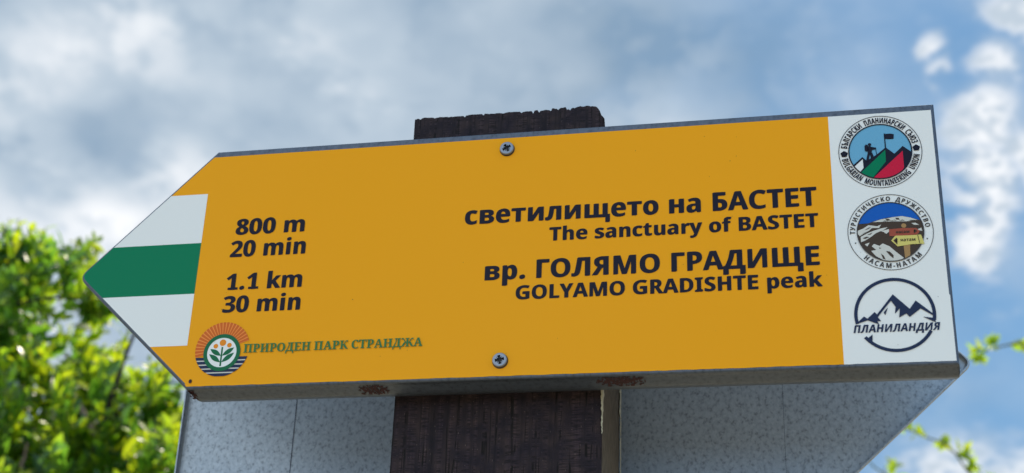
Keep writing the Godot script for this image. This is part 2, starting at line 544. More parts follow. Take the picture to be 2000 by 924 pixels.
func screw(parent: Node, x: float, y: float, turn: float) -> void:
	var R := 0.0054
	var st := new_st()
	var n := 64
	var cross := func(a: float) -> float:            # the cross-shaped recess, as a radius for each direction
		var q := fposmod(a, PI / 2.0)
		var off := minf(q, PI / 2.0 - q)
		var arm := 0.0034 if off < 0.40 else 0.0017
		var small := 0.0026 if absf(q - PI / 4.0) < 0.2 else 0.0
		return maxf(arm, small)
	var rim := [[R - 0.0009, 0.0026, 0.0, 1.0], [R - 0.0003, 0.0023, 0.5, 0.86], [R, 0.0016, 1.0, 0.2], [R, 0.0, 1.0, 0.0]]
	var dish := [0.0012, 0.0026]
	var rec := new_st()
	for i in n:
		var a := TAU * i / n
		var b := TAU * (i + 1) / n
		var D := func(t: float, r: float, z: float) -> Vector3: return Vector3(cos(t + turn) * r, sin(t + turn) * r, z)
		var N := func(t: float, o: float, f: float) -> Vector3: return Vector3(cos(t + turn) * o, sin(t + turn) * o, f).normalized()
		var m := (a + b) / 2.0
		var c: float = cross.call(m)
		quad(st, D.call(a, c, 0.0024), D.call(b, c, 0.0024), D.call(b, rim[0][0], 0.0026), D.call(a, rim[0][0], 0.0026), Vector3.BACK)
		for j in 3:
			quad(st, D.call(a, rim[j][0], rim[j][1]), D.call(b, rim[j][0], rim[j][1]), D.call(b, rim[j + 1][0], rim[j + 1][1]), D.call(a, rim[j + 1][0], rim[j + 1][1]),
				N.call(a, rim[j][2], rim[j][3]), N.call(b, rim[j][2], rim[j][3]), N.call(b, rim[j + 1][2], rim[j + 1][3]), N.call(a, rim[j + 1][2], rim[j + 1][3]))
		var c2: float = cross.call(m + TAU / n)
		quad(rec, D.call(a, c, 0.0024), D.call(b, c, 0.0024), D.call(b, c * 0.8, 0.0006), D.call(a, c * 0.8, 0.0006), -N.call(m, 1.0, 0.0))
		quad(rec, D.call(b, c, 0.0024), D.call(b, c2, 0.0024), D.call(b, c2 * 0.8, 0.0006), D.call(b, c * 0.8, 0.0006), N.call(m + PI / 2.0, 1.0, 0.0))
		tri(rec, Vector3(0, 0, 0.0003), D.call(a, c * 0.8, 0.0006), D.call(b, c * 0.8, 0.0006), Vector3.BACK)
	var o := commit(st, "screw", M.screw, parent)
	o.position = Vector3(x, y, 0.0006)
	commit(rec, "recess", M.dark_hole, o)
	var shade := new_st()
	ring(shade, Vector2(0.0001, -0.0003), R - 0.0004, R + 0.0004, 0.00005)  # contact shadow of the screw head, painted on as a thin brown ring
	commit(shade, "shade_ring", M.brown, o)

func patch(parent: Node, x0: float, x1: float, j0: float, j1: float, sd: int) -> void:   # a patch of rusty paint that follows the lower bend
	var pr := profile()
	var st := new_st()
	var nx := 48
	var at := func(x: float, j: float) -> Vector3:
		var k := clampi(int(j), 0, pr.size() - 2)
		var f := j - k
		var d: float = lerpf(pr[k][0], pr[k + 1][0], f)
		d = d * (0.45 if d > 0.0 else 1.0)
		var nn := Vector3(0, -lerpf(pr[k][2], pr[k + 1][2], f), lerpf(pr[k][3], pr[k + 1][3], f)).normalized()
		return Vector3(x, d, lerpf(pr[k][1], pr[k + 1][1], f)) + nn * 0.00025
	var rag := noise(FastNoiseLite.TYPE_SIMPLEX, 1.0, 3, sd)
	var nj := 16
	var wide := x1 - x0
	for i in nx:
		for q in nj:
			var u := (i + 0.5) / nx * 2.0 - 1.0
			var v := (q + 0.5) / nj * 2.0 - 1.0
			var n := rag.get_noise_2d(u * wide * 130.0, v * 1.6)
			if 1.0 - u * u - v * v + n * 1.5 < 0.32: continue
			var xa := lerpf(x0, x1, float(i) / nx)
			var xb := lerpf(x0, x1, float(i + 1) / nx)
			var ja := lerpf(j0, j1, float(q) / nj)
			var jb := lerpf(j0, j1, float(q + 1) / nj)
			quad(st, at.call(xa, ja), at.call(xa, jb), at.call(xb, jb), at.call(xb, ja), Vector3(0, -0.9, 0.4).normalized())
	commit(st, "rust_patch", M.rust, parent)

func emblem_union(t: Node) -> void:      # hiker and flag over three peaks, ringed by lettering
	var c := Vector2(0.5145, 0.1629)
	var r := 0.0293
	var z := 0.0007
	var e := new_st()
	ring(e, c, r * 0.985, r, z)
	ring(e, c, r * 0.735, r * 0.765, z + 0.0004)
	var root := commit(e, "emblem", M.ink, t)
	root.set_meta("label", "round hiker and flag emblem with three peaks")
	var inner := disc(c, r * 0.75)
	one(root, "sky_print", [inner], z, M.sky_print)
	var hills := pl(c, r, [-0.8, -0.42, -0.66, -0.33, -0.433, -0.125, -0.34, -0.235, -0.1, -0.09, 0.138, 0.105, 0.335, -0.085, 0.546, 0.115, 0.85, -0.16, 0.85, -1, -0.8, -1])
	one(root, "mountain_outline", [pieces(hills, inner)], z + 0.00012, M.ink)
	var lower := disc(c, r * 0.735)
	one(root, "white_slope", [pieces(pl(c, r, [-0.43, -0.19, -0.425, -0.43, -0.51, -0.53, -0.68, -0.42]), lower)], z + 0.00024, M.white)
	one(root, "green_slope", [pieces(pl(c, r, [0.125, 0.035, 0.118, -0.29, -0.29, -0.80, -0.50, -0.56]), lower)], z + 0.00024, M.green)
	one(root, "red_slope", [pieces(pl(c, r, [0.535, -0.02, 0.535, -0.47, 0.40, -0.8, 0.1, -0.8, -0.20, -0.71]), lower)], z + 0.00024, M.red)
	one(root, "flag", [pl(c, r, [0.12, 0.05, 0.15, 0.05, 0.145, 0.49, 0.12, 0.49]), pl(c, r, [0.13, 0.475, 0.21, 0.455, 0.28, 0.475, 0.36, 0.455, 0.345, 0.325, 0.27, 0.345, 0.2, 0.325, 0.13, 0.345])], z + 0.0003, M.ink)
	one(root, "hiker_figure", [disc(c + Vector2(-0.24, 0.205) * r, r * 0.04, 20), pl(c, r, [-0.365, 0.17, -0.335, 0.21, -0.285, 0.20, -0.27, 0.03, -0.34, 0.01, -0.365, 0.06]),
		pl(c, r, [-0.29, 0.16, -0.22, 0.165, -0.19, 0.08, -0.205, -0.06, -0.30, -0.06, -0.30, 0.05]),
		pl(c, r, [-0.30, -0.04, -0.24, -0.04, -0.27, -0.15, -0.30, -0.255, -0.36, -0.27, -0.32, -0.15]),
		pl(c, r, [-0.25, -0.03, -0.19, -0.03, -0.165, -0.12, -0.18, -0.2, -0.15, -0.235, -0.225, -0.24, -0.225, -0.13]),
		pl(c, r, [-0.23, 0.13, -0.20, 0.135, -0.17, 0.085, -0.09, 0.105, -0.09, 0.07, -0.19, 0.045]),
		pl(c, r, [-0.115, 0.115, -0.10, 0.115, -0.078, -0.11, -0.095, -0.11])], z + 0.0004, M.ink)
	var l := new_st()
	arc_text(l, "БЪЛГАРСКИ  ПЛАНИНАРСКИ  СЪЮЗ", sans, c, r * 0.795, 171, 12, r * 0.15, z, 0.98)
	arc_text(l, "BULGARIAN  MOUNTAINEERING  UNION", sans, c, r * 0.945, 189, 352, r * 0.15, z, 0.98)
	commit(l, "lettering", M.ink, root)
	for a in [181.0, 3.0]:
		var s := PackedVector2Array()
		var o := c + Vector2(cos(deg_to_rad(a)), sin(deg_to_rad(a))) * r * 0.865
		for i in 10:
			s.append(o + Vector2(sin(TAU * i / 10), cos(TAU * i / 10)) * r * (0.095 if i % 2 == 0 else 0.040))
		one(root, "star_print", [s], z, M.ink)

func emblem_society(t: Node) -> void:    # snowy mountain with a red and a yellow signboard
	var c := Vector2(0.5170, 0.0990)
	var r := 0.0293
	var z := 0.0007
	var e := new_st()
	ring(e, c, r * 0.985, r, z)
	ring(e, c, r * 0.762, r * 0.785, z + 0.0004)
	var root := commit(e, "emblem", M.ring_grey, t)
	root.set_meta("label", "round emblem with snowy mountain and two signboards")
	var inner := disc(c, r * 0.775)
	one(root, "sky_print", [inner], z, M.deep_blue)
	var land := pl(c, r, [-0.9, 0.18, -0.70, 0.245, -0.62, 0.235, -0.5, 0.25, -0.36, 0.30, -0.216, 0.34, -0.05, 0.375, 0.1, 0.385, 0.3, 0.40, 0.5, 0.345, 0.62, 0.30, 0.9, 0.19, 0.9, -1, -0.9, -1])
	one(root, "mountain_print", [pieces(land, inner)], z + 0.0001, M.brown)
	rng.seed = 77
	var snow := []
	for v in [[-0.40, 0.275, -0.2, 0.335, 0.1, 0.38, 0.3, 0.395, 0.5, 0.34, 0.66, 0.27, 0.5, 0.285, 0.38, 0.25, 0.3, 0.31, 0.2, 0.26, 0.12, 0.32, 0.0, 0.27, -0.06, 0.32, -0.2, 0.27],
		[-0.77, 0.06, -0.62, 0.12, -0.5, 0.2, -0.3, 0.16, -0.2, 0.2, -0.26, 0.11, -0.42, 0.12, -0.5, 0.05, -0.62, 0.01, -0.72, -0.08, -0.76, -0.02],
		[-0.70, -0.1, -0.55, -0.02, -0.40, 0.04, -0.2, 0.1, -0.05, 0.12, -0.14, 0.06, -0.34, -0.02, -0.44, -0.1, -0.6, -0.2, -0.7, -0.24],
		[-0.40, -0.30, -0.28, -0.36, -0.2, -0.30, -0.05, -0.38, 0.08, -0.52, 0.26, -0.7, 0.1, -0.80, -0.1, -0.80, -0.26, -0.70, -0.38, -0.62, -0.48, -0.48, -0.36, -0.46, -0.46, -0.36],
		[-0.22, 0.03, -0.02, 0.07, 0.0, 0.02, -0.1, -0.05, -0.16, 0.0],
		[-0.62, -0.3, -0.5, -0.26, -0.56, -0.36], [0.60, 0.02, 0.72, 0.06, 0.74, -0.02, 0.66, 0.0], [0.5, 0.2, 0.6, 0.2, 0.68, 0.14, 0.56, 0.15]]:
		var q := pieces(pl(c, r, v), inner)
		if q.size() > 2: snow.append(q)
	one(root, "snow_print", snow, z + 0.0002, M.snow)
	var rock := []
	for v in [[-0.14, -0.5, -0.05, -0.52, 0.03, -0.62, 0.02, -0.70, -0.06, -0.62], [-0.26, -0.56, -0.2, -0.62, -0.16, -0.72, -0.22, -0.70, -0.24, -0.62], [-0.30, -0.40, -0.24, -0.42, -0.28, -0.44], [-0.1, 0.35, -0.02, 0.34, 0.04, 0.29, -0.06, 0.30], [0.14, 0.36, 0.22, 0.35, 0.24, 0.30, 0.16, 0.31], [-0.6, 0.07, -0.52, 0.12, -0.44, 0.15, -0.5, 0.1], [-0.55, -0.06, -0.42, 0.0, -0.46, -0.05], [-0.66, -0.14, -0.56, -0.1, -0.5, -0.12, -0.6, -0.16]]:
		rock.append(pl(c, r, v))
	one(root, "rock_print", rock, z + 0.0003, M.brown)
	one(root, "post_print", [pieces(pl(c, r, [0.275, -0.33, 0.43, -0.33, 0.41, -0.69, 0.29, -0.74]), inner), disc(c + Vector2(0.32, 0.14) * r, r * 0.06, 12)], z + 0.0003, M.tan)
	one(root, "red_board", [pl(c, r, [-0.03, 0.06, 0.28, 0.075, 0.60, 0.06, 0.68, -0.02, 0.62, -0.11, 0.3, -0.13, -0.03, -0.12])], z + 0.0004, M.board_red)
	one(root, "yellow_board", [pl(c, r, [0.10, -0.12, 0.40, -0.125, 0.70, -0.12, 0.76, -0.36, 0.46, -0.36, 0.14, -0.40, 0.0, -0.24])], z + 0.0005, M.board_yellow)
	var s := new_st()
	text_into(s, "насам", sans, Transform3D(Basis(Vector3(r * 0.105, 0, 0), Vector3(0, r * 0.105, 0), Vector3(0, 0, 1)), Vector3(c.x + 0.12 * r, c.y - 0.06 * r, z + 0.0006)))
	text_into(s, "натам", sans, Transform3D(Basis(Vector3(r * 0.115, 0, 0), Vector3(0, r * 0.115, 0), Vector3(0, 0, 1)), Vector3(c.x + 0.21 * r, c.y - 0.275 * r, z + 0.0006)))
	for q in [[0.05, -0.24, 0.13, -0.17, 0.15, -0.2, 0.09, -0.25, 0.14, -0.32, 0.13, -0.35], [0.62, -0.02, 0.55, 0.03, 0.54, 0.0, 0.58, -0.02, 0.54, -0.06, 0.55, -0.08], [0.615, -0.13, 0.63, -0.13, 0.66, -0.35, 0.645, -0.35]]:
		flat(s, pl(c, r, q), z + 0.0006)
	commit(s, "board_lettering", M.brown, root)
	var l := new_st()
	arc_text(l, "ТУРИСТИЧЕСКО  ДРУЖЕСТВО", sans, c, r * 0.825, 182, 4, r * 0.115, z, 0.82)
	arc_text(l, "НАСАМ-НАТАМ", sans, c, r * 0.945, 223, 319, r * 0.125, z, 0.80)
	for a in [197.0, 345.0]:
		flat(l, disc(c + Vector2(cos(deg_to_rad(a)), sin(deg_to_rad(a))) * r * 0.865, r * 0.018, 10), z)
	commit(l, "lettering", M.ring_grey, root)

func emblem_peaks(t: Node) -> void:      # peaks in a broken ring with a line of slanted capitals
	var c := Vector2(0.5155, 0.0367)
	var r := 0.0272
	var z := 0.0007
	var e := new_st()
	ring(e, c, r * 0.915, r, z, deg_to_rad(-11), deg_to_rad(193))
	ring(e, c, r * 0.915, r, z, deg_to_rad(217), deg_to_rad(331))
	var F := func(v: Array) -> PackedVector2Array:
		var p := PackedVector2Array()
		for i in range(0, v.size(), 2):
			p.append(c + Vector2((v[i] - 535.0 - 0.1 * (v[i + 1] - 462.0)) / 435.0, -(v[i + 1] - 462.0 + 0.045 * (v[i] - 535.0)) / 366.0) * r)
		return p
	flat(e, F.call([118, 565, 205, 485, 245, 505, 318, 440, 345, 462, 508, 262, 690, 405, 752, 322, 945, 455, 945, 472, 805, 400, 690, 485, 655, 450, 580, 492, 585, 400, 535, 455, 540, 385, 490, 325, 365, 475, 355, 490, 390, 530, 350, 528, 368, 560, 245, 522]), z + 0.0001)
	flat(e, F.call([828, 480, 955, 492, 965, 535]), z + 0.0001)
	flat(e, F.call([460, 392, 432, 470, 415, 442]), z + 0.0001)
	flat(e, F.call([235, 712, 300, 660, 282, 698, 302, 700, 300, 735]), z + 0.0001)
	var root := commit(e, "emblem", M.navy, t)
	root.set_meta("label", "dark mountain peaks emblem in a broken ring")
	var l := new_st()
	var s := "ПЛАНИЛАНДИЯ"
	var bo := text_bounds(s, sans)
	var sx := 2.07 * r / (bo.y - bo.x)
	var sy := 0.205 * r / 0.714
	text_into(l, s, sans, Transform3D(Basis(Vector3(sx, 0, 0), Vector3(sy * 0.2, sy, 0), Vector3(0, 0, 1)), Vector3(c.x - 1.04 * r - bo.x * sx, c.y - 0.455 * r, z)))
	commit(l, "lettering", M.navy, root)

func emblem_park(t: Node) -> void:       # sun rays over waves round a flowering sprig
	var c := Vector2(0.0258, 0.0302)
	var r := 0.0216
	var z := 0.0007
	var g := c + Vector2(0.0, -0.125) * r
	var e := new_st()
	ring(e, g, r * 0.54, r * 0.68, z + 0.0003)
	var root := commit(e, "emblem", M.park_green, t)
	root.set_meta("label", "round park emblem with sun rays, waves and sprig")
	var fan := new_st()
	ring(fan, c, r * 0.5, r * 0.99, z, deg_to_rad(17), deg_to_rad(197))
	commit(fan, "sun_disc_print", M.ray_gap, root)
	var rays := new_st()
	for i in 23:
		var a := deg_to_rad(17.0 + 180.0 * (i + 0.17) / 23.0)
		var b := deg_to_rad(17.0 + 180.0 * (i + 0.83) / 23.0)
		var p := func(ang: float, q: float) -> Vector2: return c + Vector2(cos(ang), sin(ang)) * r * q
		flat(rays, PackedVector2Array([p.call(a, 0.52), p.call(a, 1.0), p.call((a + b) / 2.0, 1.0), p.call(b, 1.0), p.call(b, 0.52)]), z + 0.0001)
	commit(rays, "ray_print", M.ray, root)
	var back := []
	var waves := []
	var circle := disc(c, r * 0.985)
	back.append(pieces(rect(c.x - r, c.y - r, c.x + r, c.y - 0.29 * r), circle))
	for k in 5:
		var y0 := -0.29 - k * 0.148
		var q := pieces(PackedVector2Array([c + Vector2(-1, y0) * r, c + Vector2(-1, y0 - 0.105) * r, c + Vector2(1, y0 - 0.105) * r, c + Vector2(1, y0) * r]), disc(c, r))
		if q.size() > 2: waves.append(q)
	one(root, "water_print", back, z, M.snow)
	one(root, "wave_print", waves, z + 0.0001, M.navy)
	one(root, "white_disc", [disc(g, r * 0.55)], z + 0.0002, M.white)
	var leaves := []
	for q in [[-1.0, 0.44, 0.14, 0.0, -0.12], [1.0, 0.44, 0.17, 0.02, -0.12], [-1.0, 0.46, -0.05, 0.0, -0.36], [1.0, 0.46, -0.02, 0.0, -0.36]]:
		var a := Vector2(0.02 * q[0], q[4])
		var b := Vector2(q[1] * q[0], q[2])
		var side := Vector2(-(b - a).y, (b - a).x).normalized()
		var p := PackedVector2Array()
		for i in 9:
			var u := i / 8.0
			p.append(g + (a.lerp(b, u) + side * sin(PI * u) * 0.085) * r)
		for i in range(7, 0, -1):
			var u := i / 8.0
			p.append(g + (a.lerp(b, u) - side * sin(PI * u) * 0.085) * r)
		leaves.append(p)
	leaves.append(pl(g, r, [-0.03, -0.50, 0.03, -0.50, 0.03, 0.20, -0.03, 0.20]))
	one(root, "sprig_print", leaves, z + 0.0003, M.park_green)
	one(root, "blossom_print", [disc(g + Vector2(0.0, 0.36) * r, r * 0.12, 30), disc(g + Vector2(-0.25, 0.24) * r, r * 0.085, 24), disc(g + Vector2(0.25, 0.26) * r, r * 0.085, 24)], z + 0.0003, M.berry)

func front_sign() -> void:
	var t := thing("trail_sign", "orange arrow shaped trail sign with black lettering, white and green stripe pointing left", "trail sign", BASE, "trail signs on the post")
	commit(tray_mesh(0.001, [1.0, 0.6, 1.0, 0.25]), "metal_tray", M.tray, t)
	var p := outline()
	var d := PackedFloat32Array()
	for i in p.size(): d.append(0.0026)
	var area_in := inset(p, d)
	var film := pieces(area_in, rect(-1, -1, 0.5530, 0.1945))
	# the foil reaches nearly to the lower bend; its lower edge is a little ragged
	rng.seed = 5
	var low := PackedVector2Array([Vector2(0.0022, 0.05)])
	low.append(Vector2(-0.0008, 0.0032))
	low.append(Vector2(0.0006, 0.0016))
	for i in 111: low.append(Vector2(0.002 + 0.551 * i / 110.0, 0.0016 + 0.0005 * i / 110.0 + rng.randf_range(-0.00018, 0.00018)))
	low.append(Vector2(0.553, 0.05))
	var merged := Geometry2D.merge_polygons(film, low)
	film = merged[0]
	one(t, "orange_film", [pieces(film, rect(-1, -1, 0.4794, 1))], 0.0003, M.orange)
	one(t, "white_film", [pieces(film, rect(0.4794, -1, 1, 1))], 0.0003, M.white)
	for y in [[0.1194, 0.1620], [0.0343, 0.0766]]:
		one(t, "white_stripe", [pieces(area_in, rect(-1, y[0], -0.0031, y[1]))], 0.00045, M.white)
	one(t, "green_stripe", [pieces(area_in, rect(-1, 0.0766, -0.0031, 0.1194))], 0.00045, M.green)
	var z := 0.0006
	line_of_text(t, "800 m", sans, 0.0247, 0.0806, 0.1246, 0.0132, z, M.ink)
	line_of_text(t, "20 min", sans, 0.0224, 0.0832, 0.1058, 0.0134, z, M.ink)
	line_of_text(t, "1.1 km", sans, 0.0224, 0.0831, 0.0783, 0.0132, z, M.ink, "1")
	line_of_text(t, "30 min", sans, 0.0219, 0.0836, 0.0597, 0.0132, z, M.ink)
	line_of_text(t, "светилището на БАСТЕТ", sans, 0.2085, 0.4676, 0.1227, 0.0147, z, M.ink)
	line_of_text(t, "The sanctuary of BASTET", sans, 0.2734, 0.4678, 0.1058, 0.0107, z, M.ink)
	line_of_text(t, "вр. ГОЛЯМО ГРАДИЩЕ", sans, 0.2258, 0.4670, 0.0764, 0.0145, z, M.ink)
	line_of_text(t, "GOLYAMO GRADISHTE peak", sans, 0.2496, 0.4683, 0.0600, 0.0108, z, M.ink)
	line_of_text(t, "ПРИРОДЕН ПАРК СТРАНДЖА", serif, 0.0430, 0.1814, 0.0267, 0.0066, 0.0011, M.ink_green)
	emblem_union(t)
	emblem_society(t)
	emblem_peaks(t)
	emblem_park(t)
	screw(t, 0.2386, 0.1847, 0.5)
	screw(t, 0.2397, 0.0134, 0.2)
	patch(t, 0.1320, 0.1555, 6.2, 9.8, 3)
	patch(t, 0.3080, 0.3430, 5.8, 9.2, 4)
	patch(t, -0.0002, 0.0055, 5.5, 9.5, 6)
	# a small rusty hole near the lower left corner, and flecks of dirt on the foil
	one(t, "rust_hole", [disc(Vector2(0.0034, 0.0056), 0.0013, 14, 0.0016)], 0.0008, M.rust)
	var specks := []
	rng.seed = 12
	for i in 26:
		var o := Vector2(rng.randf_range(0.01, 0.55), rng.randf_range(0.01, 0.19))
		specks.append(disc(o, rng.randf_range(0.00012, 0.0004), 7, rng.randf_range(0.00012, 0.0004)))
	one(t, "dirt_speck", specks, 0.0012, M.brown).set_meta("kind", "stuff")

func rear_sign() -> void:
	# the same tray seen from behind, its arrow pointing right; it hangs on the far side of the post
	var t := thing("trail_sign_001", "bare galvanised back of the second trail sign, mounted behind the post and pointing right", "trail sign", BASE + Vector3(0.4785, -0.0400, -0.166), "trail signs on the post")
	t.rotation.y = PI
	var b := commit(tray_mesh(0.001, [1.0, 0.12, 1.0, 0.12]), "metal_tray", M.zinc, t)
	b.position = Vector3.ZERO
	for x in [0.4785 - 0.0252, 0.4785 - 0.435]:
		var line := new_st()
		var w := 0.0004 if x > 0.2 else 0.00012
		quad(line, Vector3(x - w, 0.003, -0.0013), Vector3(x + w, 0.003, -0.0013), Vector3(x + w, 0.195, -0.0013), Vector3(x - w, 0.195, -0.0013), Vector3.FORWARD)
		commit(line, "scored_line", M.tray, t)

# ------------------------------------------------------------------ post
func make_post() -> void:
	var t := thing("wooden_post", "dark weathered square wooden post carrying both trail signs", "post", Vector3(BASE.x + 0.23, 0, -0.085))
	var o := Vector3(0.23, -1.92, -0.085)
	var x0 := 0.1522
	var x1 := 0.3082
	var z0 := -0.0345
	var z1 := -0.1345
	rng.seed = 21
	# columns round the section: [x, z, normal x, normal z]
	var cols := []
	for i in 131: cols.append([lerpf(x0, x1, i / 130.0), z0, 0.0, 1.0])
	for i in range(1, 31): cols.append([x1, lerpf(z0, z1, i / 30.0), 1.0, 0.0])
	for i in range(1, 41): cols.append([lerpf(x1, x0, i / 40.0), z1, 0.0, -1.0])
	for i in range(1, 30): cols.append([x0, lerpf(z1, z0, i / 30.0), -1.0, 0.0])
	var groove := noise(FastNoiseLite.TYPE_SIMPLEX, 1.0, 3, 6)
	var jag := []
	var level := 0.0
	var left := 0
	var wide := 1
	for i in cols.size():
		if left <= 0:                                         # the next bundle of fibres
			wide = rng.randi_range(3, 13) if i < 95 else rng.randi_range(2, 6)
			left = wide
			level = rng.randf_range(-0.0012, 0.0010) * (1.0 if i < 95 else 1.8)
		left -= 1
		var off := absf((left + 0.5) / wide * 2.0 - 1.0)
		var gap := -rng.randf_range(0.0008, 0.0030) if left == 0 and rng.randf() < 0.5 else 0.0
		jag.append(level - 0.0013 * pow(off, 3.0) + gap + rng.randf_range(-0.0004, 0.0004))
	var rows := [-1.92, -1.2, -0.6, -0.3, -0.16]
	for i in range(1, 60): rows.append(-0.16 + 0.40 * i / 60.0)
	var grid := []
	for i in cols.size():
		var c = cols[i]
		var right := clampf((c[0] - 0.2985) / (x1 - 0.2985), 0.0, 1.0)
		var back: float = (z0 - c[1]) / 0.1
		var rough: float = lerpf(0.30, 0.8, smoothstep(0.22, 0.29, c[0]))
		var top: float = 0.2375 + jag[i] * rough - 0.0095 * right * right - back * lerpf(0.03, 0.16, smoothstep(0.27, 0.308, c[0]))
		var line := []
		for j in rows.size():
			var y: float = top if j == rows.size() - 1 else minf(rows[j], top - 0.0004 * (rows.size() - j))
			var g := groove.get_noise_3d(c[0] * 420.0, y * 9.0, c[1] * 420.0)
			var inx := clampf(minf(c[0] - x0, x1 - c[0]) / 0.003, 0.0, 1.0)
			var d := -0.0010 * absf(g) - (0.0007 if jag[i] < -0.0018 and y > 0.2 else 0.0) + 0.0006 * groove.get_noise_3d(c[0] * 60.0, y * 40.0, 9.0)
			d -= 0.0012 * (1.0 - inx) * absf(c[3]) * 0.8
			line.append(Vector3(c[0] + c[2] * d, y, c[1] + c[3] * d))
		grid.append(line)
	var st := new_st()
	var n := cols.size()
	var per := 0.0
	var front := []
	for i in n:
		var k := (i + 1) % n
		var step := Vector2(cols[k][0] - cols[i][0], cols[k][1] - cols[i][1]).length()
		var nn := Vector3(cols[i][2] + cols[k][2], 0, cols[i][3] + cols[k][3]).normalized()
		var is_side: bool = cols[i][2] > 0.5
		if not is_side:
			for j in rows.size() - 1:
				var uv := func(c: int, r: int) -> Vector2: return Vector2((per + (step if c else 0.0)) / 0.165, -grid[k if c else i][r].y / 0.33)
				tri(st, grid[i][j] - o, grid[k][j] - o, grid[k][j + 1] - o, nn, nn, nn, uv.call(0, j), uv.call(1, j), uv.call(1, j + 1))
				tri(st, grid[i][j] - o, grid[k][j + 1] - o, grid[i][j + 1] - o, nn, nn, nn, uv.call(0, j), uv.call(1, j + 1), uv.call(0, j + 1))
		else:
			front.append(i)
		per += step
	# the cut top: strips from front to back
	for i in 130:
		var b := n - 1
		var a0: Vector3 = grid[i][rows.size() - 1]
		var a1: Vector3 = grid[i + 1][rows.size() - 1]
		var u := 1.0 - (i / 130.0)
		var v := 1.0 - ((i + 1) / 130.0)
		var b0: Vector3 = grid[160 + int(u * 40.0)][rows.size() - 1]
		var b1: Vector3 = grid[160 + int(v * 40.0)][rows.size() - 1]
		b0.x = a0.x
		b1.x = a1.x
		tri(st, a0 - o, a1 - o, b1 - o, Vector3.UP, Vector3.ZERO, Vector3.ZERO, Vector2(i * 0.01, 0), Vector2(i * 0.01 + 0.01, 0), Vector2(i * 0.01 + 0.01, 0.3))
		tri(st, a0 - o, b1 - o, b0 - o, Vector3.UP, Vector3.ZERO, Vector3.ZERO, Vector2(i * 0.01, 0), Vector2(i * 0.01 + 0.01, 0.3), Vector2(i * 0.01, 0.3))
	commit(st, "timber", M.wood, t)
	var sd := new_st()
	for i in range(129, 162):
		if i < 130 or i > 159: continue
		for j in rows.size() - 1:
			quad(sd, grid[i][j] - o, grid[i + 1][j] - o, grid[i + 1][j + 1] - o, grid[i][j + 1] - o, Vector3.RIGHT)
	commit(sd, "sawn_side", M.wood_side, t)
	# pale splinters where the two edges of the sawn side broke away
	for s in [[x1 + 0.0004, z0 + 0.0004, -0.032, 0.010, 0.0095, 1.0], [x1 + 0.0004, z1 - 0.0015, -0.35, 0.15, 0.0105, -1.0]]:
		var sp := new_st()
		var steps := int((s[3] - s[2]) / 0.0007)
		var prev := []
		var run := 0.0
		for i in steps + 1:
			var y := lerpf(s[2], s[3], float(i) / steps)
			run = clampf(run * 0.8 + rng.randf_range(-0.3, 0.3), -0.6, 0.6)
			var w: float = s[4] * (0.62 + 0.35 * groove.get_noise_2d(y * 60.0, s[1] * 900.0) + 0.45 * run)
			if s[5] > 0.0: w *= clampf((y - s[2]) / 0.03, 0.04, 1.0)
			var out := rng.randf_range(0.0, 0.0007)
			var q := [Vector3(s[0] + out, y, s[1]), Vector3(s[0] + 0.0003, y, s[1] - w * s[5]), Vector3(s[0] - 0.0010 * (0.6 + run), y, s[1] + 0.0008 * s[5])]
			if i > 0:
				quad(sp, prev[0] - o, q[0] - o, q[1] - o, prev[1] - o, Vector3(1, 0, 0))
				quad(sp, prev[0] - o, q[0] - o, q[2] - o, prev[2] - o, Vector3(0.5, 0, 0.86 * s[5]))
			prev = q
		commit(sp, "splinter_edge", M.splinter, t)

# ------------------------------------------------------------------ plants
func leaf_mesh(st: SurfaceTool, to: Transform3D, length: float, width: float, curl: float, fold: float) -> void:   # a pointed oval leaf, folded along its midrib and curled
	var rows := []
	for i in 6:
		var u := i / 5.0
		var w := width * 0.5 * pow(sin(PI * clampf(u * 0.93 + 0.05, 0.0, 1.0)), 0.8) * (1.15 - 0.35 * u)
		var y := -curl * length * u * u
		rows.append([Vector3(-w, y + fold * w, length * u), Vector3(0, y, length * u), Vector3(w, y + fold * w, length * u)])
	for i in 5:
		for k in 2:
			var a = to * rows[i][k]
			var b = to * rows[i][k + 1]
			var c = to * rows[i + 1][k + 1]
			var d = to * rows[i + 1][k]
			var nn: Vector3 = (b - a + (c - d)).cross(d - a + (c - b)).normalized()
			if nn == Vector3.ZERO: nn = Vector3.UP
			quad(st, a, b, c, d, -nn)

func leaf_frames(count: int, length: float, spread: float) -> Array:   # where the leaves of a sprig sit: along +y, alternate, as [transform, size]
	var out := []
	for i in count:
		var u := (i + 0.6) / count
		var around := i * 2.4 + rng.randf_range(-0.5, 0.5)
		var lean := lerpf(1.25, 0.35, u * u) * spread + rng.randf_range(-0.3, 0.3)
		var b := Basis(Vector3.UP, around) * Basis(Vector3.RIGHT, PI / 2.0 - lean - PI / 2.0) * Basis(Vector3(0, 0, 1), rng.randf_range(-0.5, 0.5))
		out.append([Transform3D(b, Vector3(0, length * u, 0)), lerpf(1.0, 0.62, u) * rng.randf_range(0.75, 1.15)])
	return out

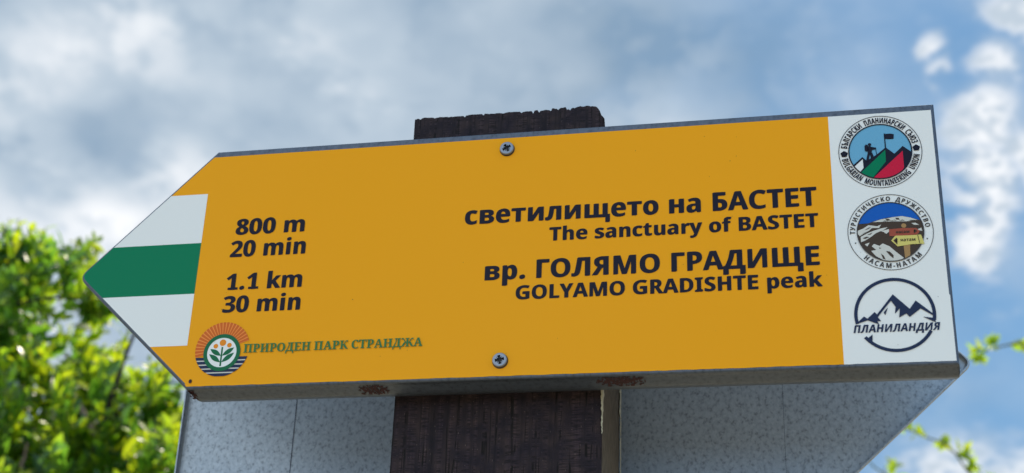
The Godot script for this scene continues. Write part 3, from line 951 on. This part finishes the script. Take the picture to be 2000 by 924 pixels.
func sprig_mesh(leaves: int, length: float, leaf: float, wide: float, mats: Array, sd: int) -> ArrayMesh:
	rng.seed = sd
	var sts := []
	for m in mats: sts.append(new_st())
	for f in leaf_frames(leaves, length, 1.0):
		var tr: Transform3D = f[0]
		leaf_mesh(sts[rng.randi() % mats.size()], tr, leaf * f[1], leaf * wide * f[1], rng.randf_range(0.05, 0.3), rng.randf_range(0.1, 0.5))
	var am := ArrayMesh.new()
	var wood := new_st()
	tube(wood, [Vector3.ZERO, Vector3(0.003, length * 0.5, 0.002), Vector3(0, length, 0)], 0.0017, 0.0007, 4)
	wood.commit(am)
	am.surface_set_material(0, M.shoot)
	for i in mats.size():
		var before := am.get_surface_count()
		sts[i].commit(am)
		if am.get_surface_count() > before: am.surface_set_material(before, mats[i])
	return am

func toward(dir: Vector3) -> Basis:      # +y turned to dir, with a random turn about it
	var y := dir.normalized()
	var x := y.cross(Vector3(0.3, 0.1, 0.95)).normalized()
	return Basis(x, y, x.cross(y)) * Basis(Vector3.UP, rng.randf() * TAU)

func scatter(called: String, mesh: Mesh, xf: Array, parent: Node) -> void:
	var mm := MultiMesh.new()
	mm.transform_format = MultiMesh.TRANSFORM_3D
	mm.mesh = mesh
	mm.instance_count = xf.size()
	for i in xf.size(): mm.set_instance_transform(i, xf[i])
	var o := MultiMeshInstance3D.new()
	o.name = called
	o.multimesh = mm
	o.set_meta("kind", "stuff")
	parent.add_child(o, true)

var leaf_variants := []
func single_leaves(parent: Node, at: Transform3D, count: int, length: float, leaf: float, spread: float, mats: Array, quota: int) -> int:   # leaves that can be told apart, each a part
	var made := 0
	for f in leaf_frames(count, length, spread):
		if made >= quota: break
		var o := MeshInstance3D.new()
		o.name = "leaf"
		o.mesh = leaf_variants[rng.randi() % leaf_variants.size()]
		var tr: Transform3D = at * f[0]
		o.transform = Transform3D(tr.basis.scaled_local(Vector3.ONE * leaf * f[1]), tr.origin)
		o.set_surface_override_material(0, mats[rng.randi() % mats.size()])
		parent.add_child(o, true)
		made += 1
	return made

func make_shrub() -> void:
	var foot := Vector3(-1.95, 0, -2.75)
	var t := thing("leafy_shrub", "dense bright green leafy shrub left of the trail signs with dark forked stems", "shrub", foot)
	var L := func(x: float, y: float, z: float) -> Vector3: return Vector3(x, y + 1.92, z) - foot
	rng.seed = 100
	# stems
	var st := new_st()
	tube(st, wobbly([Vector3(0, 0, 0), L.call(-1.82, -0.6, -2.72), L.call(-1.62, 0.2, -2.62), L.call(-1.512, 0.67, -2.6)], 14, 0.008), 0.045, 0.014, 9)
	tube(st, wobbly([Vector3(-0.05, 0, 0.05), L.call(-2.1, -0.3, -2.8), L.call(-2.3, 0.5, -2.8), L.call(-2.25, 1.15, -2.7)], 12, 0.01), 0.04, 0.006, 8)
	tube(st, wobbly([Vector3(0.06, 0, -0.05), L.call(-1.7, -0.5, -3.0), L.call(-1.35, 0.2, -3.1), L.call(-1.2, 0.7, -3.0)], 12, 0.01), 0.035, 0.005, 8)
	commit(st, "trunk", M.bark, t)
	for b in [[[L.call(-1.512, 0.67, -2.6), L.call(-1.485, 0.80, -2.6), L.call(-1.452, 0.945, -2.58), L.call(-1.40, 1.12, -2.56)], 0.012, 0.004, M.bark],
		[[L.call(-1.50, 0.77, -2.6), L.call(-1.55, 0.86, -2.56), L.call(-1.60, 0.92, -2.52)], 0.009, 0.004, M.bark_pale],
		[[L.call(-1.50, 0.78, -2.6), L.call(-1.45, 0.82, -2.58), L.call(-1.38, 0.85, -2.55)], 0.008, 0.003, M.bark],
		[[L.call(-2.25, 1.05, -2.7), L.call(-2.0, 1.14, -2.6), L.call(-1.75, 1.17, -2.55), L.call(-1.53, 1.15, -2.5)], 0.010, 0.002, M.bark],
		[[L.call(-1.60, 0.55, -2.5), L.call(-1.62, 0.62, -2.45), L.call(-1.60, 0.70, -2.42)], 0.008, 0.004, M.bark_pale]]:
		var s := new_st()
		tube(s, wobbly(b[0], 9, 0.004), b[1], b[2], 7)
		commit(s, "branch", b[3], t)
	# crown: lobes of leaf sprigs
	var bright := [M.leaf[0], M.leaf[3], M.leaf[1], M.leaf[1]]
	var deep := [M.leaf[1], M.leaf[2], M.leaf[0], M.leaf[2]]
	# lobes: centre, radii, clumps of sprigs on the outside, loose sprigs within
	var lobes := [[Vector3(-2.15, 1.17, -2.70), Vector3(0.52, 0.13, 0.30), 32, 120], [Vector3(-1.92, 0.50, -2.85), Vector3(0.88, 0.46, 0.50), 112, 2100], [Vector3(-2.75, 0.75, -2.85), Vector3(0.66, 0.6, 0.55), 40, 420], [Vector3(-2.2, -0.5, -2.9), Vector3(1.1, 0.75, 0.65), 60, 700]]
	var sets := [[], [], []]
	var clumps := []
	for lobe in lobes:
		for i in lobe[2]:
			var q := Vector3(rng.randfn(), rng.randfn() + 0.35, rng.randfn()).normalized()
			var p: Vector3 = lobe[0] + q * lobe[1] * rng.randf_range(0.86, 1.04)
			clumps.append([p, q, lobe])
			var kind := rng.randi() % 3
			for k in rng.randi_range(9, 15):
				var pp := p + Vector3(rng.randfn(), rng.randfn(), rng.randfn()) * Vector3(0.06, 0.045, 0.06)
				var dir := q + Vector3(0, 0.5, 0) + Vector3(rng.randfn(), rng.randfn(), rng.randfn()) * 0.5
				sets[kind if rng.randf() < 0.7 else rng.randi() % 3].append(Transform3D(toward(dir).scaled(Vector3.ONE * rng.randf_range(0.8, 1.25)), L.call(pp.x, pp.y, pp.z)))
		for i in lobe[3]:
			var q := Vector3(rng.randfn(), rng.randfn(), rng.randfn()).normalized()
			var p: Vector3 = lobe[0] + q * pow(rng.randf(), 0.45) * 0.80 * lobe[1]
			var dir := q + Vector3(0, 0.4, 0) + Vector3(rng.randfn(), rng.randfn(), rng.randfn()) * 0.6
			sets[rng.randi() % 3].append(Transform3D(toward(dir).scaled(Vector3.ONE * rng.randf_range(0.8, 1.25)), L.call(p.x, p.y, p.z)))
	var meshes := [sprig_mesh(9, 0.13, 0.064, 0.50, bright, 1), sprig_mesh(9, 0.12, 0.068, 0.54, deep, 2), sprig_mesh(10, 0.14, 0.058, 0.46, [M.leaf[0], M.leaf[1], M.leaf[2], M.leaf[3]], 3)]
	for k in 3: scatter("foliage", meshes[k], sets[k], t)
	# the outermost sprigs, leaf by leaf
	leaf_variants.clear()
	for v in 4:
		var s := new_st()
		rng.seed = 40 + v
		leaf_mesh(s, Transform3D.IDENTITY, 1.0, [0.44, 0.5, 0.56, 0.4][v], [0.1, 0.25, 0.18, 0.35][v], [0.3, 0.15, 0.45, 0.2][v])
		leaf_variants.append(s.commit())
	rng.seed = 300
	var quota := [300]
	var twigs := new_st()
	var put := func(p: Vector3, dir: Vector3, len: float, size: float, n: int) -> void:
		var at := Transform3D(toward(dir), L.call(p.x, p.y, p.z))
		tube(twigs, [at.origin, at * Vector3(0.004, len * 0.5, 0), at * Vector3(0, len, 0)], 0.0024, 0.001, 5)
		quota[0] -= single_leaves(t, at, n, len, size, 0.95, bright if rng.randf() < 0.75 else deep, quota[0])
	# shoots that stand out against the sky
	for s in [[-1.84, 1.27, -2.55, 0.15, 1.0, 0.16, 9], [-1.74, 1.23, -2.5, 0.35, 1.0, 0.15, 8], [-1.93, 1.29, -2.6, -0.2, 1.0, 0.13, 9], [-1.66, 1.17, -2.5, 0.75, 0.8, 0.14, 8], [-1.62, 1.14, -2.48, 1.0, 0.1, 0.13, 8], [-1.70, 1.12, -2.5, 0.9, -0.35, 0.14, 8], [-1.78, 1.20, -2.5, 0.5, 0.55, 0.15, 9], [-1.42, 0.92, -2.5, 0.3, 1.0, 0.13, 8], [-1.30, 0.86, -2.5, 0.5, 0.8, 0.13, 8], [-1.95, 1.25, -2.5, -0.5, 0.9, 0.13, 8]]:
		put.call(Vector3(s[0], s[1], s[2]), Vector3(s[3], s[4], 0.25), s[5], 0.062, s[6])
	while quota[0] > 0:                                  # the near face of the crown
		var cl = clumps[rng.randi() % 144]
		var q: Vector3 = cl[1]
		var p: Vector3 = cl[0] + q * 0.04 + Vector3(rng.randfn(), rng.randfn(), rng.randfn()) * 0.04
		if q.z < -0.1 or p.x < -1.95 or p.y < 0.62: continue
		put.call(p, q + Vector3(rng.randf_range(-0.5, 0.5), 0.4, rng.randf_range(-0.3, 0.3)), 0.12, 0.066, 8)
	commit(twigs, "twig", M.shoot, t).set_meta("kind", "stuff")

func make_young_tree() -> void:
	var foot := Vector3(1.95, 0, -4.7)
	var t := thing("young_tree", "slender young tree right of the signs, thin twigs with sparse pale green leaves", "tree", foot)
	var L := func(x: float, y: float, z: float) -> Vector3: return Vector3(x, y + 1.92, z) - foot
	rng.seed = 500
	var st := new_st()
	tube(st, wobbly([Vector3.ZERO, Vector3(0.04, 1.4, 0.02), Vector3(-0.03, 2.7, 0.0), Vector3(0.05, 4.2, -0.05), Vector3(0.0, 5.4, 0.0)], 16, 0.012), 0.055, 0.010, 10)
	commit(st, "trunk", M.bark, t)
	var limbs := [
		[[L.call(1.92, 1.10, -4.7), L.call(1.6, 1.50, -4.6), L.call(1.32, 1.645, -4.5), L.call(1.075, 1.575, -4.5)], 0.55],
		[[L.call(1.93, 0.35, -4.7), L.call(1.45, 0.80, -4.6), L.call(1.08, 1.08, -4.5), L.call(0.97, 1.24, -4.5), L.call(0.80, 1.315, -4.5)], 0.60],
		[[L.call(1.45, 0.80, -4.6), L.call(1.05, 0.92, -4.5), L.call(0.82, 1.05, -4.5), L.call(0.68, 1.18, -4.5)], 0.45],
		[[L.call(1.92, 1.6, -4.7), L.call(2.3, 2.1, -4.6), L.call(2.7, 2.3, -4.5)], 0.3],
		[[L.call(1.95, 2.1, -4.7), L.call(1.75, 2.7, -4.8), L.call(1.7, 3.1, -4.8)], 0.3],
		[[L.call(1.93, 0.7, -4.7), L.call(2.4, 1.2, -4.8), L.call(2.8, 1.4, -4.9)], 0.3],
		[[L.call(1.95, 2.5, -4.7), L.call(2.2, 3.0, -4.5), L.call(2.3, 3.5, -4.5)], 0.3]]
	leaf_variants.clear()
	for v in 3:
		var s := new_st()
		leaf_mesh(s, Transform3D.IDENTITY, 1.0, [0.5, 0.58, 0.46][v], [0.15, 0.3, 0.2][v], [0.3, 0.15, 0.4][v])
		leaf_variants.append(s.commit())
	var bright := [M.leaf[0], M.leaf[3], M.leaf[1], M.leaf[0]]
	var quota := 300
	for l in limbs:
		var pts := wobbly(l[0], 26, 0.006)
		var s := new_st()
		tube(s, pts, 0.011, 0.0030, 6)
		var at_leaf := []
		for i in range(12 if l[1] >= 0.45 else 8, pts.size()):
			if rng.randf() > (0.9 if l[1] >= 0.45 else 0.3): continue
			var n := rng.randi_range(1, 2)
			for k in n:
				var dir := Vector3(rng.randf_range(-1, 1), rng.randf_range(-0.6, 0.9), rng.randf_range(-1, 1))
				var len := rng.randf_range(0.03, 0.075)
				var at := Transform3D(toward(dir), pts[i])
				tube(s, [at.origin, at * Vector3(0, len, 0)], 0.0016, 0.0009, 4)
				at_leaf.append([at, len])
		commit(s, "branch", M.shoot if l[1] >= 0.45 else M.bark, t)
		for a in at_leaf:
			quota -= single_leaves(t, a[0], rng.randi_range(4, 6), a[1], 0.060, 0.9, bright, quota)

# ------------------------------------------------------------------ scene
func _ready() -> void:
	droid.font_names = PackedStringArray(["Droid Sans"])
	droid.font_weight = 700
	sans.base_font = droid
	serif.font_names = PackedStringArray(["Droid Serif"])
	serif.font_weight = 700

	var cam := Camera3D.new()
	cam.name = "camera"
	cam.position = BASE + Vector3(0.45152, -0.32502, 0.93872)
	cam.rotation = Vector3(0.425914, 0.216708, 0.038104)
	add_child(cam)
	var lens := CameraAttributesPhysical.new()
	lens.frustum_focal_length = 12.0 / tan(deg_to_rad(18.94) / 2.0)
	lens.frustum_focus_distance = 1.045
	lens.frustum_near = 0.05
	lens.frustum_far = 1500.0
	lens.exposure_aperture = 12.5
	cam.attributes = lens
	cam.fov = 18.94
	cam.near = 0.05
	cam.far = 1500.0

	sun_dir = Vector3(sin(deg_to_rad(14)) * cos(deg_to_rad(52)), sin(deg_to_rad(52)), -cos(deg_to_rad(14)) * cos(deg_to_rad(52)))
	var sun := DirectionalLight3D.new()
	sun.name = "sun"
	sun.light_color = Color(1.0, 0.95, 0.86)
	sun.light_energy = 1.6
	sun.light_angular_distance = 0.6
	sun.shadow_enabled = true
	add_child(sun)
	sun.look_at_from_position(sun_dir * 10.0, Vector3.ZERO)

	var we := WorldEnvironment.new()
	we.name = "world_environment"
	var env := Environment.new()
	var sky := Sky.new()
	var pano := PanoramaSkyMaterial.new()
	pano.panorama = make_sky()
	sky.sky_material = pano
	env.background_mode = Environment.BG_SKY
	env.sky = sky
	env.tonemap_mode = Environment.TONE_MAPPER_LINEAR
	env.tonemap_exposure = 1.25
	env.sdfgi_enabled = true
	env.ssao_enabled = true
	env.ssil_enabled = true
	we.environment = env
	add_child(we)

	make_materials()
	var gs := new_st()
	var g := 600.0
	quad(gs, Vector3(-g, 0, -g), Vector3(g, 0, -g), Vector3(g, 0, g), Vector3(-g, 0, g), Vector3.UP)
	var gm := mat(1, 1, 1, 0.95)
	gm.albedo_color = Color(1, 1, 1)
	gm.albedo_texture = noise_tex(noise(FastNoiseLite.TYPE_SIMPLEX, 0.02, 5, 61), 512, [lin(0.16, 0.14, 0.09), lin(0.27, 0.24, 0.17), lin(0.38, 0.33, 0.25)])
	gm.uv1_triplanar = true
	gm.uv1_scale = Vector3(0.3, 0.3, 0.3)
	var ground := commit(gs, "ground", gm, self)
	ground.set_meta("kind", "structure")

	make_post()
	rear_sign()
	front_sign()
	make_shrub()
	make_young_tree()
